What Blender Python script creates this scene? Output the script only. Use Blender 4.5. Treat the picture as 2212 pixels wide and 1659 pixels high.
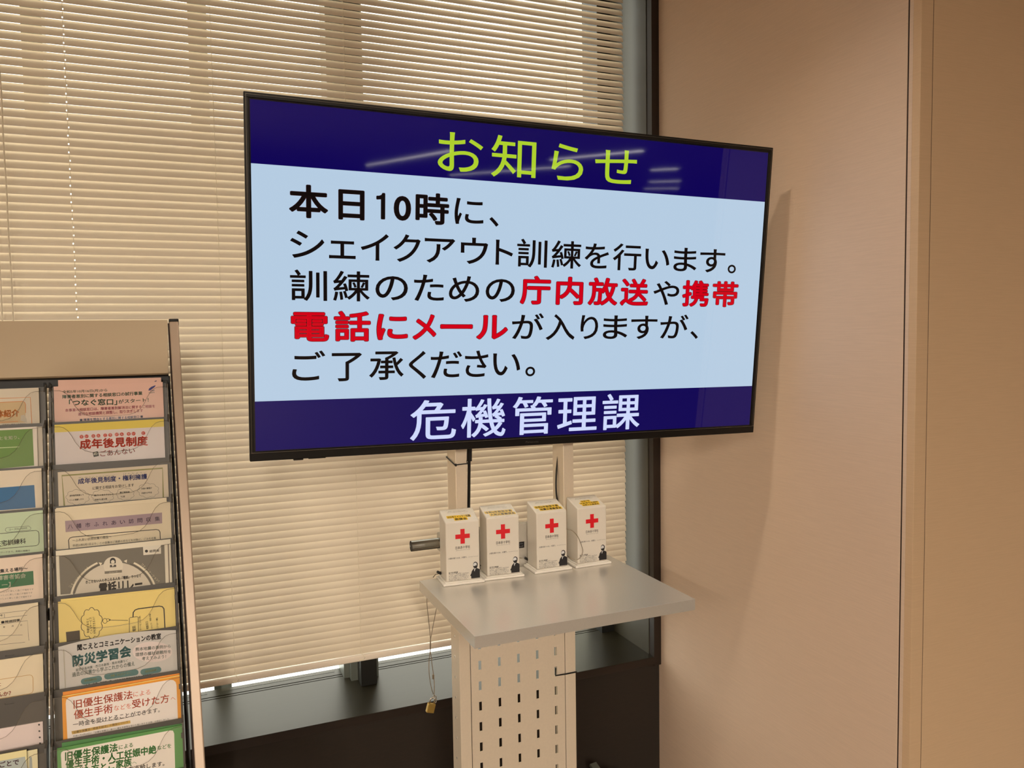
import bpy, bmesh, math, random
from mathutils import Matrix, Vector
random.seed(7)
S = bpy.context.scene
for o in list(bpy.data.objects): bpy.data.objects.remove(o)
COL = S.collection

# ------------------------------------------------------------------ camera, world, exposure
# everything is laid out with the eye at the origin; the whole scene is lifted by EYE at the end
EYE = 1.55
F_PX, CX, CY = 1705.6, 1106.0, 829.5
YAW, PIT, ROL = 0.3944, 0.0623, 0.0155
fwd = Vector((math.sin(YAW)*math.cos(PIT), math.cos(YAW)*math.cos(PIT), -math.sin(PIT)))
r0 = fwd.cross(Vector((0, 0, 1))).normalized(); d0 = fwd.cross(r0)
RT = r0*math.cos(ROL) + d0*math.sin(ROL); DN = -r0*math.sin(ROL) + d0*math.cos(ROL)
cam = bpy.data.objects.new('camera', bpy.data.cameras.new('camera')); COL.objects.link(cam)
cam.data.sensor_width = 36; cam.data.lens = F_PX*36/2212; cam.data.clip_start = 0.02
cm = Matrix.Identity(4)
for i in range(3): cm[i][0] = RT[i]; cm[i][1] = -DN[i]; cm[i][2] = -fwd[i]
cm[2][3] = EYE
cam.matrix_world = cm
S.camera = cam
S.view_settings.view_transform = 'Standard'; S.view_settings.look = 'None'
S.view_settings.gamma = 1; S.view_settings.use_curve_mapping = False
S.view_settings.exposure = 0.0
SKY = 3.2          # daylight outside
DOWN = 520.0       # small downlight above the television
LAMP = 400.0        # ceiling lamps
w = bpy.data.worlds.new('sky'); S.world = w; w.use_nodes = True
w.node_tree.nodes['Background'].inputs[0].default_value = (1.0, 1.0, 0.90, 1)
w.node_tree.nodes['Background'].inputs[1].default_value = SKY

# ------------------------------------------------------------------ geometry helpers
def ray(px, py): return RT*((px-CX)/F_PX) + DN*((py-CY)/F_PX) + fwd
def onY(px, py, Y): d = ray(px, py); return d*(Y/d.y)
def onX(px, py, X): d = ray(px, py); return d*(X/d.x)
def onZ(px, py, Z): d = ray(px, py); return d*(Z/d.z)
def W(o):
    m = o.matrix_basis.copy()
    return W(o.parent) @ m if o.parent else m
def empty(name, loc=(0, 0, 0), rot=None, parent=None):
    o = bpy.data.objects.new(name, None); COL.objects.link(o); o.empty_display_size = .05
    m = Matrix.Translation(Vector(loc))
    if rot is not None: m = m @ rot.to_4x4()
    o.matrix_basis = m
    if parent: o.parent = parent
    return o
def tag(o, label=None, cat=None, group=None, kind=None):
    if label: o['label'] = label
    if cat: o['category'] = cat
    if group: o['group'] = group
    if kind: o['kind'] = kind
    return o
def obj(name, bm, mats, parent=None, smooth=False, loc=None):
    """vertices are given in scene space; they are stored in the parent's space"""
    if parent is not None: bm.transform(W(parent).inverted())
    elif loc is not None: bm.transform(Matrix.Translation(-Vector(loc)))
    me = bpy.data.meshes.new(name); bm.to_mesh(me); bm.free()
    for m in (mats if isinstance(mats, (list, tuple)) else [mats]): me.materials.append(m)
    if smooth:
        for p in me.polygons: p.use_smooth = True
    o = bpy.data.objects.new(name, me); COL.objects.link(o)
    if parent is not None: o.parent = parent
    elif loc is not None: o.location = loc
    return o
def B(): return bmesh.new()
def box(bm, x0, x1, y0, y1, z0, z1, bev=0, seg=2, M=None):
    t = bmesh.new()
    bmesh.ops.create_cube(t, size=1)
    for v in t.verts:
        v.co = Vector(((x0+x1)/2+v.co.x*(x1-x0), (y0+y1)/2+v.co.y*(y1-y0), (z0+z1)/2+v.co.z*(z1-z0)))
    if bev: bmesh.ops.bevel(t, geom=t.edges[:]+t.verts[:], offset=bev, segments=seg, affect='EDGES', profile=.5)
    if M: t.transform(M)
    me = bpy.data.meshes.new('t'); t.to_mesh(me); t.free(); bm.from_mesh(me); bpy.data.meshes.remove(me)
    return bm
def tube(bm, pts, r, seg=8, caps=True):
    pts = [Vector(p) for p in pts]; rings = []
    up = Vector((0.13, 0.31, 0.94)).normalized()
    for i, p in enumerate(pts):
        t = (pts[min(i+1, len(pts)-1)] - pts[max(i-1, 0)]).normalized()
        a = t.cross(up)
        if a.length < 1e-3: a = t.cross(Vector((1, 0, 0)))
        a.normalize(); b = t.cross(a)
        rings.append([bm.verts.new(p + a*r*math.cos(q) + b*r*math.sin(q)) for q in [2*math.pi*k/seg for k in range(seg)]])
    for i in range(len(rings)-1):
        for k in range(seg):
            bm.faces.new((rings[i][k], rings[i][(k+1) % seg], rings[i+1][(k+1) % seg], rings[i+1][k]))
    if caps: bm.faces.new(rings[0][::-1]); bm.faces.new(rings[-1])
    return bm
def smooth_path(pts, n=6):
    P = [Vector(p) for p in pts]; P = [2*P[0]-P[1]] + P + [2*P[-1]-P[-2]]; out = []
    for i in range(1, len(P)-2):
        for k in range(n):
            t = k/n; a, b, c, d = P[i-1:i+3]
            out.append(.5*((2*b)+(c-a)*t+(2*a-5*b+4*c-d)*t*t+(3*b-a-3*c+d)*t**3))
    out.append(P[-2]); return out
def prism(bm, pts, n, th):
    """closed outline pts (3D, planar), thickness th against direction n"""
    a = [bm.verts.new(p) for p in pts]; b = [bm.verts.new(Vector(p) - n*th) for p in pts]
    bm.faces.new(a); bm.faces.new(b[::-1])
    for i in range(len(a)):
        j = (i+1) % len(a); bm.faces.new((a[j], a[i], b[i], b[j]))
    bmesh.ops.recalc_face_normals(bm, faces=bm.faces[:])
    return bm

# ------------------------------------------------------------------ materials
def srgb(r, g, b):
    f = lambda c: (c/255/12.92) if c/255 <= .04045 else ((c/255+.055)/1.055)**2.4
    return (f(r), f(g), f(b), 1)
_m = {}
def mat(name, col, rough=.5, metal=0, noise=0, nscale=60, stretch=(1, 1, 1), bump=0, bscale=None, emit=None, spec=.5, coat=0, aniso=0):
    if name in _m: return _m[name]
    m = bpy.data.materials.new(name); m.use_nodes = True; _m[name] = m
    nt = m.node_tree; N = nt.nodes; L = nt.links; b = N['Principled BSDF']
    b.inputs['Base Color'].default_value = col; b.inputs['Roughness'].default_value = rough
    b.inputs['Metallic'].default_value = metal; b.inputs['Specular IOR Level'].default_value = spec
    b.inputs['Coat Weight'].default_value = coat; b.inputs['Anisotropic'].default_value = aniso
    m.diffuse_color = col
    if emit:
        b.inputs['Emission Color'].default_value = emit[0]; b.inputs['Emission Strength'].default_value = emit[1]
    if noise or bump:
        tc = N.new('ShaderNodeTexCoord'); mp = N.new('ShaderNodeMapping'); mp.inputs['Scale'].default_value = stretch
        L.new(tc.outputs['Object'], mp.inputs[0])
        nz = N.new('ShaderNodeTexNoise'); nz.inputs['Scale'].default_value = nscale; nz.inputs['Detail'].default_value = 4
        L.new(mp.outputs[0], nz.inputs['Vector'])
        if noise:
            mx = N.new('ShaderNodeMix'); mx.data_type = 'RGBA'
            rm = N.new('ShaderNodeMapRange'); rm.inputs[1].default_value = .3; rm.inputs[2].default_value = .7
            L.new(nz.outputs['Fac'], rm.inputs[0]); L.new(rm.outputs[0], mx.inputs[0])
            mx.inputs[6].default_value = tuple(c*(1-noise) for c in col[:3])+(1,)
            mx.inputs[7].default_value = tuple(min(1, c*(1+noise)) for c in col[:3])+(1,)
            L.new(mx.outputs[2], b.inputs['Base Color'])
        if bump:
            bp = N.new('ShaderNodeBump'); bp.inputs['Strength'].default_value = bump; bp.inputs['Distance'].default_value = .001
            L.new(nz.outputs['Fac'], bp.inputs['Height']); L.new(bp.outputs[0], b.inputs['Normal'])
    return m
def clear(name, tint, mixf, rough=.05):
    if name in _m: return _m[name]
    m = bpy.data.materials.new(name); m.use_nodes = True; _m[name] = m
    nt = m.node_tree; N = nt.nodes; L = nt.links; b = N['Principled BSDF']
    b.inputs['Base Color'].default_value = tint; b.inputs['Roughness'].default_value = rough
    t = N.new('ShaderNodeBsdfTransparent'); x = N.new('ShaderNodeMixShader'); x.inputs[0].default_value = mixf
    L.new(t.outputs[0], x.inputs[1]); L.new(b.outputs[0], x.inputs[2]); L.new(x.outputs[0], N['Material Output'].inputs[0])
    return m
def translucent(name, col, f, rough=.4, noise=0):
    if name in _m: return _m[name]
    m = mat(name, col, rough, noise=noise, nscale=8)
    nt = m.node_tree; N = nt.nodes; L = nt.links; b = N['Principled BSDF']
    t = N.new('ShaderNodeBsdfTranslucent'); t.inputs[0].default_value = col
    x = N.new('ShaderNodeMixShader'); x.inputs[0].default_value = f
    L.new(b.outputs[0], x.inputs[1]); L.new(t.outputs[0], x.inputs[2]); L.new(x.outputs[0], N['Material Output'].inputs[0])
    return m
WALLC = srgb(210, 186, 163)
M_wallR = mat('fabric wallpaper', WALLC, .75, noise=.035, nscale=16, stretch=(1, 1, 30), bump=.12)
M_wallF = mat('wallpaper with light in its colour', srgb(200, 171, 137), .7, noise=.03, nscale=16, stretch=(1, 1, 30), bump=.1)  # same wallpaper; the return's yellower light is put into its colour
M_gap = mat('dark joint', srgb(45, 28, 22), .8)
M_plaster = mat('pale plaster', srgb(205, 195, 180), .9)
M_backwall = mat('beige office wall', srgb(170, 140, 120), .9)
M_ceil = mat('white ceiling board', srgb(215, 205, 190), .9, noise=.05, nscale=40)
M_floor = mat('brown grey carpet', srgb(105, 92, 80), .95, noise=.25, nscale=300, bump=.3)
M_low = mat('dark brown wall cloth', srgb(35, 26, 17), .85, noise=.12, nscale=40, stretch=(1, 1, 10))
M_frameb = mat('dark bronze frame', srgb(36, 25, 18), .45, metal=.1)
M_sill = mat('brushed grey sill', srgb(50, 45, 32), .36, metal=.5, noise=.06, nscale=14, stretch=(1, 20, 20), spec=.35)
M_reveal = mat('grey reveal metal', srgb(66, 62, 50), .42, metal=.2, noise=.05, nscale=10, stretch=(20, 20, 1))
M_mull = mat('dark mullion', srgb(30, 30, 28), .4, metal=.3)
M_mullg = mat('grey mullion side', srgb(120, 125, 118), .4, metal=.6)
M_glass = clear('window glass', (.9, .97, .93, 1), .06, .02)
M_slat = translucent('cream enamelled slat', srgb(222, 208, 186), .07, .42)
M_rail = mat('cream rail', srgb(244, 232, 216), .35)
M_cord = mat('cream cord', srgb(236, 226, 204), .7)
M_tvb = mat('black brown plastic', srgb(17, 14, 11), .42, spec=.3)
M_tvd = mat('black plastic', srgb(12, 11, 10), .3)
M_tvl = mat('bezel trim line', srgb(120, 112, 98), .3, metal=.6)
M_alu = mat('silver painted steel', srgb(232, 218, 196), .42, metal=.3, noise=.02, nscale=200)
M_shelf = mat('satin silver shelf', srgb(214, 209, 200), .25, metal=.5, noise=.02, nscale=300)
M_chrome = mat('brushed tube', srgb(175, 175, 170), .22, metal=.95)
M_black = mat('black rubber', srgb(14, 13, 12), .5)
M_brass = mat('brass', srgb(190, 160, 85), .35, metal=.8)
M_wire = mat('coated steel wire', srgb(150, 138, 118), .4, metal=.5)
M_steel = mat('polished steel', srgb(205, 200, 190), .18, metal=1)
M_acr = translucent('frosted acrylic', srgb(240, 234, 222), .25, .3)
M_acrb = translucent('white acrylic base', srgb(245, 240, 230), .15, .25)
M_tape = clear('clear tape', (.95, .93, .85, 1), .16, .05)
M_pocket = mat('dark grey plastic', srgb(72, 67, 60), .45)
M_rkb = mat('black rack steel', srgb(16, 13, 12), .45)
M_header = mat('beige grey header', srgb(190, 172, 144), .6)
M_post = mat('champagne aluminium', srgb(184, 164, 144), .4, metal=.3)
M_clear = clear('clear pocket plastic', srgb(200, 190, 170), .035, .15)
M_edge = clear('clear plastic edge', srgb(110, 98, 76), .42, .2)
M_lamp2 = mat('louvred far lamp', (1, 1, 1, 1), .5, emit=((1.0, .93, .84, 1), LAMP*.055))
M_down = mat('downlight diffuser', (1, 1, 1, 1), .5, emit=((1.0, .86, .70, 1), DOWN))
M_lampw = mat('white lamp body', srgb(225, 225, 220), .5)
M_lamp = mat('lamp diffuser', (1, 1, 1, 1), .5, emit=((1.0, .88, .73, 1), LAMP))
M_bulk = mat('pale outside concrete', srgb(200, 200, 190), .9)

def ink(rgb): return mat('ink %d %d %d' % rgb, tuple(min(.84, c*k) for c, k in zip(srgb(*rgb)[:3], (1, 1.1, 1.25)))+(1,), .55)
def paper(rgb): return mat('paper %d %d %d' % rgb, tuple(min(.84, c*k) for c, k in zip(srgb(*rgb)[:3], (1.02, 1.14, 1.42)))+(1,), .6, noise=.02, nscale=25)
def screen_mat(name, rgb, k=1.0):
    if name in _m: return _m[name]
    c = srgb(*rgb)
    return mat(name, (.003, .003, .004, 1), .035, emit=(c, k), spec=.4)

# ------------------------------------------------------------------ flat print on a plane
_tc = {('1', 0, 5): ([(.30, 0), (.44, 0), (.44, .745), (.35, .745), (.31, .69), (.20, .655), (.10, .65), (.10, .585), (.30, .60)], [tuple(range(9))])}
def tmesh(s, off=0.0, res=2):
    k = (s, off, res)
    if k not in _tc:
        c = bpy.data.curves.new('t', 'FONT'); c.body = s; c.resolution_u = res; c.offset = off; c.size = 1
        o = bpy.data.objects.new('t', c); COL.objects.link(o)
        me = bpy.data.meshes.new_from_object(o.evaluated_get(bpy.context.evaluated_depsgraph_get()))
        V = [(v.co.x, v.co.y) for v in me.vertices]; Fs = [tuple(p.vertices) for p in me.polygons]
        bpy.data.objects.remove(o); bpy.data.meshes.remove(me); bpy.data.curves.remove(c)
        _tc[k] = (V, Fs)
    return _tc[k]
def embolden(V, Fs, off, n=10):
    """heavier strokes: the same glyph laid down again a hair to every side"""
    if not off: return V, Fs
    V2, F2 = [], []
    for k in range(n):
        a = 2*math.pi*(k+.5)/n; b0 = len(V2)
        V2 += [(v[0]+off*math.cos(a), v[1]+off*math.sin(a)) for v in V]; F2 += [tuple(i+b0 for i in f) for f in Fs]
    return V2, F2
class Print:
    def __init__(s, O, ex, ey, crop=None, res=2, step=2e-5, base=1e-4):
        s.O = Vector(O); s.ex = Vector(ex); s.ey = Vector(ey); s.n = s.ex.cross(s.ey).normalized()
        s.V = []; s.F = []; s.I = []; s.mats = []; s.lv = base; s.step = step; s.res = res; s.crop = crop
        s.k = 1
        if crop: s.k = s.O.dot(fwd)/F_PX/crop[2]
    def uv(s, p):
        if not s.crop: return Vector((p[0], p[1]))
        d = ray(s.crop[0]+p[0]/s.crop[2], s.crop[1]+p[1]/s.crop[2])
        q = d*(s.O.dot(s.n)/d.dot(s.n)) - s.O
        return Vector((q.dot(s.ex), q.dot(s.ey)))
    def mi(s, m):
        if m not in s.mats: s.mats.append(m)
        return s.mats.index(m)
    def add(s, uvs, faces, m):
        b = len(s.V); s.lv += s.step
        for u in uvs: s.V.append(s.O + s.ex*u[0] + s.ey*u[1] + s.n*s.lv)
        i = s.mi(m)
        for f in faces: s.F.append(tuple(b+k for k in f)); s.I.append(i)
    def poly(s, pts, m, raw=False):
        u = [Vector(p) if raw else s.uv(p) for p in pts]; s.add(u, [tuple(range(len(u)))], m)
    def strip(s, u, wd, m, closed=False):
        n = len(u); vs = []; fs = []
        for i in range(n):
            a = u[(i-1) % n] if closed or i > 0 else u[i]; b = u[(i+1) % n] if closed or i < n-1 else u[i]
            t = (b-a).normalized(); q = Vector((-t.y, t.x))*wd/2
            vs += [u[i]+q, u[i]-q]
        for i in range(n if closed else n-1):
            j = (i+1) % n; fs.append((2*i, 2*i+1, 2*j+1, 2*j))
        s.add(vs, fs, m)
    def line(s, pts, wpx, m, closed=False): s.strip([s.uv(p) for p in pts], wpx*s.k, m, closed)
    def disc(s, c, rx, ry, m, n=18): s.poly([(c[0]+rx*math.cos(2*math.pi*k/n), c[1]+ry*math.sin(2*math.pi*k/n)) for k in range(n)], m)
    def cloud(s, x0, x1, y0, y1, m, wpx=3, k=9):
        cx, cy, a, b = (x0+x1)/2, (y0+y1)/2, (x1-x0)/2, (y1-y0)/2; P = []
        for i in range(k):
            for j in range(5):
                t = 2*math.pi*(i+j/5)/k; r = .86+.14*math.sin(math.pi*j/5)
                P.append((cx+a*r*math.cos(t), cy+b*r*math.sin(t)))
        s.line(P, wpx, m, True)
    def text(s, st, p0, p1, h, m, bold=0.0, res=None, raw=False):
        V, Fs = embolden(*tmesh(st, 0, res or s.res), bold, 5)
        if not V: return
        a = Vector(p0) if raw else s.uv(p0); b = Vector(p1) if raw else s.uv(p1)
        x0 = min(v[0] for v in V); x1 = max(v[0] for v in V)
        d = b-a; L = d.length; d.normalize(); q = Vector((-d.y, d.x)); em = h*(1 if raw else s.k)/.92
        s.add([a + d*((v[0]-x0)/(x1-x0)*L) + q*((v[1]+.08)*em) for v in V], Fs, m)
    def build(s, name, parent):
        if not s.V: return None
        bm = B(); vs = [bm.verts.new(v) for v in s.V]
        for f, i in zip(s.F, s.I):
            try: fc = bm.faces.new([vs[k] for k in f]); fc.material_index = i
            except ValueError: pass
        for fc in bm.faces:
            fc.normal_update()
            if fc.normal.dot(s.n) < 0: fc.normal_flip()
        return obj(name, bm, s.mats, parent)

# ================================================================== SETTING
XW, YC, YF = 1.46, 1.237, 2.227        # right wall plane, corner, window frame front
CEIL, FLR = 1.15, -EYE
CT = 1.36       # blind pocket above the window
XL, XR, YB = -5.0, 16.0, -23.0
def struct(o): o['kind'] = 'structure'; return o
b = B(); box(b, XL, XR, YB, 2.7, FLR-.1, FLR); struct(obj('floor', b, M_floor))
b = B(); box(b, XL, XR, YB, 2.215, CEIL, CEIL+.1); box(b, XL, XR, 2.205, 2.7, CT, CT+.1); box(b, XL, XR, 2.205, 2.215, CEIL+.1, CT); struct(obj('ceiling', b, M_ceil))
b = B(); box(b, XL, XR, YB-.1, YB, FLR, CEIL); struct(obj('wall_back', b, M_backwall))
b = B(); box(b, XL-.1, XL, YB, 2.7, FLR, CEIL); struct(obj('wall_left', b, M_backwall))
# window wall: dark cloth below the sill, plain above and left of the window
b = B(); box(b, XL, XW, 2.24, 2.6, FLR, -1.125)
lowwall = struct(obj('wall_window', b, M_low))
WXL = -2.4
b = B(); box(b, XL, WXL, 2.227, 2.6, -1.125, CT); obj('side_pier', b, M_plaster, lowwall)
# right wall (alcove side) and its return, papered panels with dark joints
b = B(); box(b, XW+.02, XW+.14, YC+.02, 2.75, FLR, CT)
wr = struct(obj('wall_right', b, M_gap))
for y0, y1 in ((1.2712, YF+.4), (YC+.0202, 1.2668)):
    b = B(); box(b, XW, XW+.02, y0, y1, FLR, CT, .0005, 1); obj('wall_panel', b, M_wallR, wr)
b = B(); box(b, XW+.0015, XW+.0195, 1.2666, 1.2714, FLR, CT); obj('joint_strip', b, M_gap, wr)
b = B(); box(b, XW+.02, XR, YC+.02, YC+.14, FLR, CT)
wf = struct(obj('wall_front', b, M_gap))
for x0, x1 in ((XW, 1.4945), (1.4969, 3.2), (3.203, 5.0), (5.003, XR)):
    b = B(); box(b, x0, x1, YC, YC+.02, FLR, CT, .0005, 1); obj('wall_panel', b, M_wallF, wf)
b = B(); box(b, 1.4943, 1.4971, YC+.0015, YC+.0195, FLR, CT); obj('joint_strip', b, M_gap, wf)
b = B(); box(b, XR, XR+.1, YB, YC+.1, FLR, CT); struct(obj('wall_far_side', b, M_backwall))

# window: outer frame, sill, reveal, mullions, glass
SZ = -1.095
b = B(); box(b, 1.432, XW-.0005, YF, YF+.03, SZ-.03, CT); box(b, WXL, 1.432, YF, YF+.03, SZ-.026, SZ-.001)
win = struct(obj('window_1', b, M_frameb))
b = B(); box(b, WXL, 1.43, YF+.001, 2.517, SZ-.02, SZ); obj('window_sill', b, M_sill, win)
b = B(); box(b, WXL, 1.43, 2.5215, 2.532, SZ-.02, SZ); box(b, WXL, 1.43, 2.5375, 2.5865, SZ-.02, SZ); obj('sill_rail', b, M_sill, win)
b = B(); box(b, WXL, 1.43, 2.515, 2.59, SZ-.03, SZ-.006); obj('sill_groove', b, M_black, win)
b = B(); box(b, 1.43, XW-.0006, YF+.03, 2.60, SZ-.02, CT); obj('reveal_panel', b, M_reveal, win)
b = B(); box(b, 1.378, 1.43, 2.49, 2.60, SZ, CT); obj('jamb', b, M_mull, win)
b = B(); box(b, .478, .528, 2.415, 2.47, SZ, CT, .001, 1); obj('mullion', b, M_mull, win)
b = B(); box(b, .457, .545, 2.4702, 2.50, SZ, CT); box(b, .44, .552, 2.5002, 2.60, SZ, CT); obj('mullion', b, M_mullg, win)
for x0, x1 in ((.0525, .105), (-.385, -.333), (-1.36, -1.27)):
    b = B(); box(b, x0, x1, 2.625, 2.70, -1.5, CT); obj('mullion', b, M_mullg, win)
b = B(); box(b, WXL, 1.43, 2.49, 2.60, CT-.06, CT); obj('head_frame', b, M_mullg, win)
xs = [WXL, -1.3, -.366, .05, .44, 1.43]
for x0, x1 in zip(xs[:-1], xs[1:]):
    b = B(); box(b, x0+.02, x1-.02, 2.56, 2.566, SZ, CT-.05); obj('pane', b, M_glass, win)
# outside: a pale pier close to the glass and a ledge
b = B(); box(b, 3.36, 6.5, 7.0, 8.0, -1.5, 5.5); struct(obj('trim_1', b, M_bulk))

# ================================================================== VENETIAN BLIND
YBL = 2.36
blind = tag(empty('venetian_blind', (-.5, YBL, -.98)), 'wide cream venetian blind, almost closed, covering the whole window', 'blind')
CORDX = [-1.33, -.97, -.61, -.2508, .104, .4675, .825, 1.188]
BX0, BX1 = -1.60, 1.402
b = B(); box(b, BX0, BX1-.002, YBL-.013, YBL+.011, -.9855, -.9665, .004, 3); obj('bottom_rail', b, M_rail, blind, True)
b = B(); box(b, BX0, BX1, YBL-.02, YBL+.02, CT-.035, CT-.002, .002, 1); obj('head_rail', b, M_rail, blind)
def slat_mesh(tw):
    bm = B(); wd = .0250; R = .030; K = 6
    prof = []
    half = math.asin(wd/2/R)
    for i in range(K+1):
        a = -half + 2*half*i/K
        prof.append((R*math.sin(a), R*math.cos(a) - R*math.cos(half)))   # s along the slat width, crown height
    xs = [BX0]
    for c in CORDX: xs += [c-.0015, c+.0015]
    xs += [.55, .65, .95, 1.05, 1.3]; xs = sorted(xs); xs.append(BX1)
    grid = []
    for x in xs:
        t = -math.radians(tw)*min(1, max(0, (x-.40)/.5)); c, s_ = math.cos(t), math.sin(t)
        grid.append([bm.verts.new((x, p[0]*c-p[1]*s_, p[0]*s_+p[1]*c)) for p in prof])
    for i in range(len(xs)-1):
        for k in range(K):
            if i == 7 and k == 1: continue
            bm.faces.new((grid[i][k], grid[i+1][k], grid[i+1][k+1], grid[i][k+1]))
    me = bpy.data.meshes.new('slat'); bm.to_mesh(me); bm.free(); me.materials.append(M_slat)
    for p in me.polygons: p.use_smooth = True
    return me
SM = [slat_mesh(t) for t in (0, 1.7, 3.4, 5.2, 7)]
PITCH = .02128
zz = -.9530; k = 0
wbi = W(blind).inverted()
while zz < CT-.045:
    o = bpy.data.objects.new('slat', SM[max(0, min(4, int((zz-.25)/.45*5)))]); COL.objects.link(o); o.parent = blind
    tilt = 68.4 + (1.1 if k % 2 else -.7) + random.uniform(-.6, .6) + (.8 if zz < .3 else 0)
    o.matrix_basis = wbi @ Matrix.Translation((random.uniform(-.0012, .0012), YBL, zz)) @ Matrix.Rotation(math.radians(tilt), 4, 'X')
    zz += PITCH; k += 1
b_top = CT-.04
for c in CORDX:
    b = B()
    for yy in (YBL-.0062, YBL+.0062):
        pts = []; z = -.965
        while z < b_top: pts.append((c+random.uniform(-.0004, .0004), yy-.001*math.sin(z*290), z)); z += PITCH/2
        tube(b, pts, .0005, 4)
    if c > -.3:
        tube(b, smooth_path([(c, YBL-.009, -.955), (c+.004, YBL-.016, -.966), (c+.010, YBL-.0165, -.973), (c+.006, YBL-.0125, -.980)]), .0009, 5)
        box(b, c-.008, c+.004, YBL-.0145, YBL-.010, -.9835, -.978, .001, 1)
    obj('ladder_cord', b, M_cord, blind)
for px, rr in ((29, .0021), (5.6, .0018)):
    x = onY(px, 692, 2.325).x
    b = B(); pts = [(x+.0006*math.sin(i*1.7), 2.325, 1.1-i*.06) for i in range(33)]; tube(b, pts, rr, 6); obj('pull_cord', b, M_cord, blind)
    if px > 10:
        b = B(); tube(b, [(x, 2.325, -.82), (x, 2.325, -.86)], .006, 8); obj('cord_knob', b, M_rail, blind)

# ================================================================== TELEVISION
TVP = Vector((.7404, 1.6155, .1021)); ty, tt, tr = -.0148, .0841, .0129
RM = Matrix.Rotation(ty, 3, 'Z') @ Matrix.Rotation(tt, 3, 'X') @ Matrix.Rotation(tr, 3, 'Y')
tv = tag(empty('television', TVP, RM), 'large black flat screen television showing a blue and white notice in Japanese', 'television')
TM = W(tv)
tx, tz, tn = RM.col[0].copy(), RM.col[2].copy(), -RM.col[1].copy()
HW, HH = .62, .3575
SU0, SU1, SV0, SV1 = -.6115, .6105, -.3400, .3475
b = B()
box(b, -HW, HW, .0, .012, SV1, HH, .0008, 1, TM); box(b, -HW, HW, -.001, .012, -HH, SV0, .0012, 1, TM)
box(b, -HW, SU0, .0, .012, SV0, SV1, .0006, 1, TM); box(b, SU1, HW, .0, .012, SV0, SV1, .0006, 1, TM)
obj('bezel', b, M_tvb, tv)
b = B(); box(b, -HW+.004, HW-.004, .012, .034, -HH+.003, HH-.003, .004, 2, TM); box(b, -.42, .42, .034, .050, -.34, .12, .006, 3, TM)
obj('rear_housing', b, M_tvd, tv)
b = B(); box(b, -HW+.003, HW-.003, -.0016, -.0006, SV0-.0005, SV0+.0003, 0, 1, TM)
box(b, -HW+.0035, -HW+.0041, -.0006, .0, SV0, HH-.003, 0, 1, TM); box(b, HW-.0041, HW-.0035, -.0006, .0, SV0, HH-.003, 0, 1, TM)
box(b, -HW+.004, HW-.004, -.0006, .0, HH-.0045, HH-.0039, 0, 1, TM)
obj('trim_line', b, M_tvl, tv)
b = B(); box(b, SU0, SU1, .0025, .0118, SV0, SV1, 0, 1, TM)
scr = obj('screen', b, mat('panel black', (.004, .004, .005, 1), .13, spec=.55), tv)
M_white = screen_mat('screen white', (181, 204, 226))
M_blue = screen_mat('screen blue', (10, 0, 84)); M_blk = screen_mat('screen black', (22, 14, 12), .8)
M_red = screen_mat('screen red', (205, 0, 22)); M_grn = screen_mat('screen green', (172, 205, 45)); M_lil = screen_mat('screen lilac', (205, 215, 250))
M_redk = screen_mat('screen dark red', (70, 0, 8), .8)
V1, V2 = .2263, -.2360
P = Print(TVP - tn*.0025, tx, tz, None, res=5, base=1e-4, step=2e-5)
e = .003
P.poly([(SU0+e, V1), (SU1-e, V1), (SU1-e, SV1-e), (SU0+e, SV1-e)], M_blue, True)
P.poly([(SU0+e, SV0+e), (SU1-e, SV0+e), (SU1-e, V2), (SU0+e, V2)], M_blue, True)
P.build('colour_band', scr)
# the white field: a little cooler at the lower right as on the panel itself
P = Print(TVP - tn*.0025, tx, tz, None, base=1e-4)
P.poly([(SU0+e, V2), (SU1-e, V2), (SU1-e, V1), (SU0+e, V1)], M_white, True)
P.build('white_field', scr)
def tv_uv(px, py):
    d = ray(px, py); q = d*(TVP.dot(tn)/d.dot(tn)) - TVP; return q.dot(tx), q.dot(tz)
def tv_u(px, v):
    A = TVP + tz*v; k = px-CX
    return (k*fwd.dot(A) - F_PX*RT.dot(A))/(F_PX*RT.dot(tx) - k*fwd.dot(tx))
def tvline(P, crop, ref, ptop, pbot, groups):
    ox, oy, s = crop
    V, _ = tmesh(ref, 0, 5); y0 = min(v[1] for v in V); y1 = max(v[1] for v in V)
    vt = tv_uv(ox+ptop[0]/s, oy+ptop[1]/s)[1]; vb = tv_uv(ox+pbot[0]/s, oy+pbot[1]/s)[1]
    em = (vt-vb)/(y1-y0); base = vb-y0*em; vm = (vt+vb)/2
    for (ox, oy, s), glyphs, layers in groups:
        for ch, xa, xb in glyphs:
            ua, ub = tv_u(ox+xa/s, vm), tv_u(ox+xb/s, vm)
            for off, m in layers:
                V0, F0 = tmesh(ch, 0, 5); V, Fs = embolden(V0, F0, off); V0 = embolden(V0, F0, layers[0][0])[0]
                xa_, xb_ = min(v[0] for v in V0), max(v[0] for v in V0)
                P.add([Vector((ua+(v[0]-xa_)/(xb_-xa_)*(ub-ua), base+v[1]*em)) for v in V], Fs, m)
A_ = (600, 380, 4.254); B_ = (1100, 480, 4.096); C_ = (600, 560, 4.254); D_ = (1080, 640, 3.687); E_ = (860, 800, 3.95); F_ = (920, 260, 4.608)
NB = [(.010, M_blk)]; BB = [(.026, M_redk), (.018, M_blk)]; RR = [(.034, M_blk), (.022, M_red)]
P = Print(TVP - tn*.0025, tx, tz, None, base=3e-4, step=2e-6)
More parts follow.
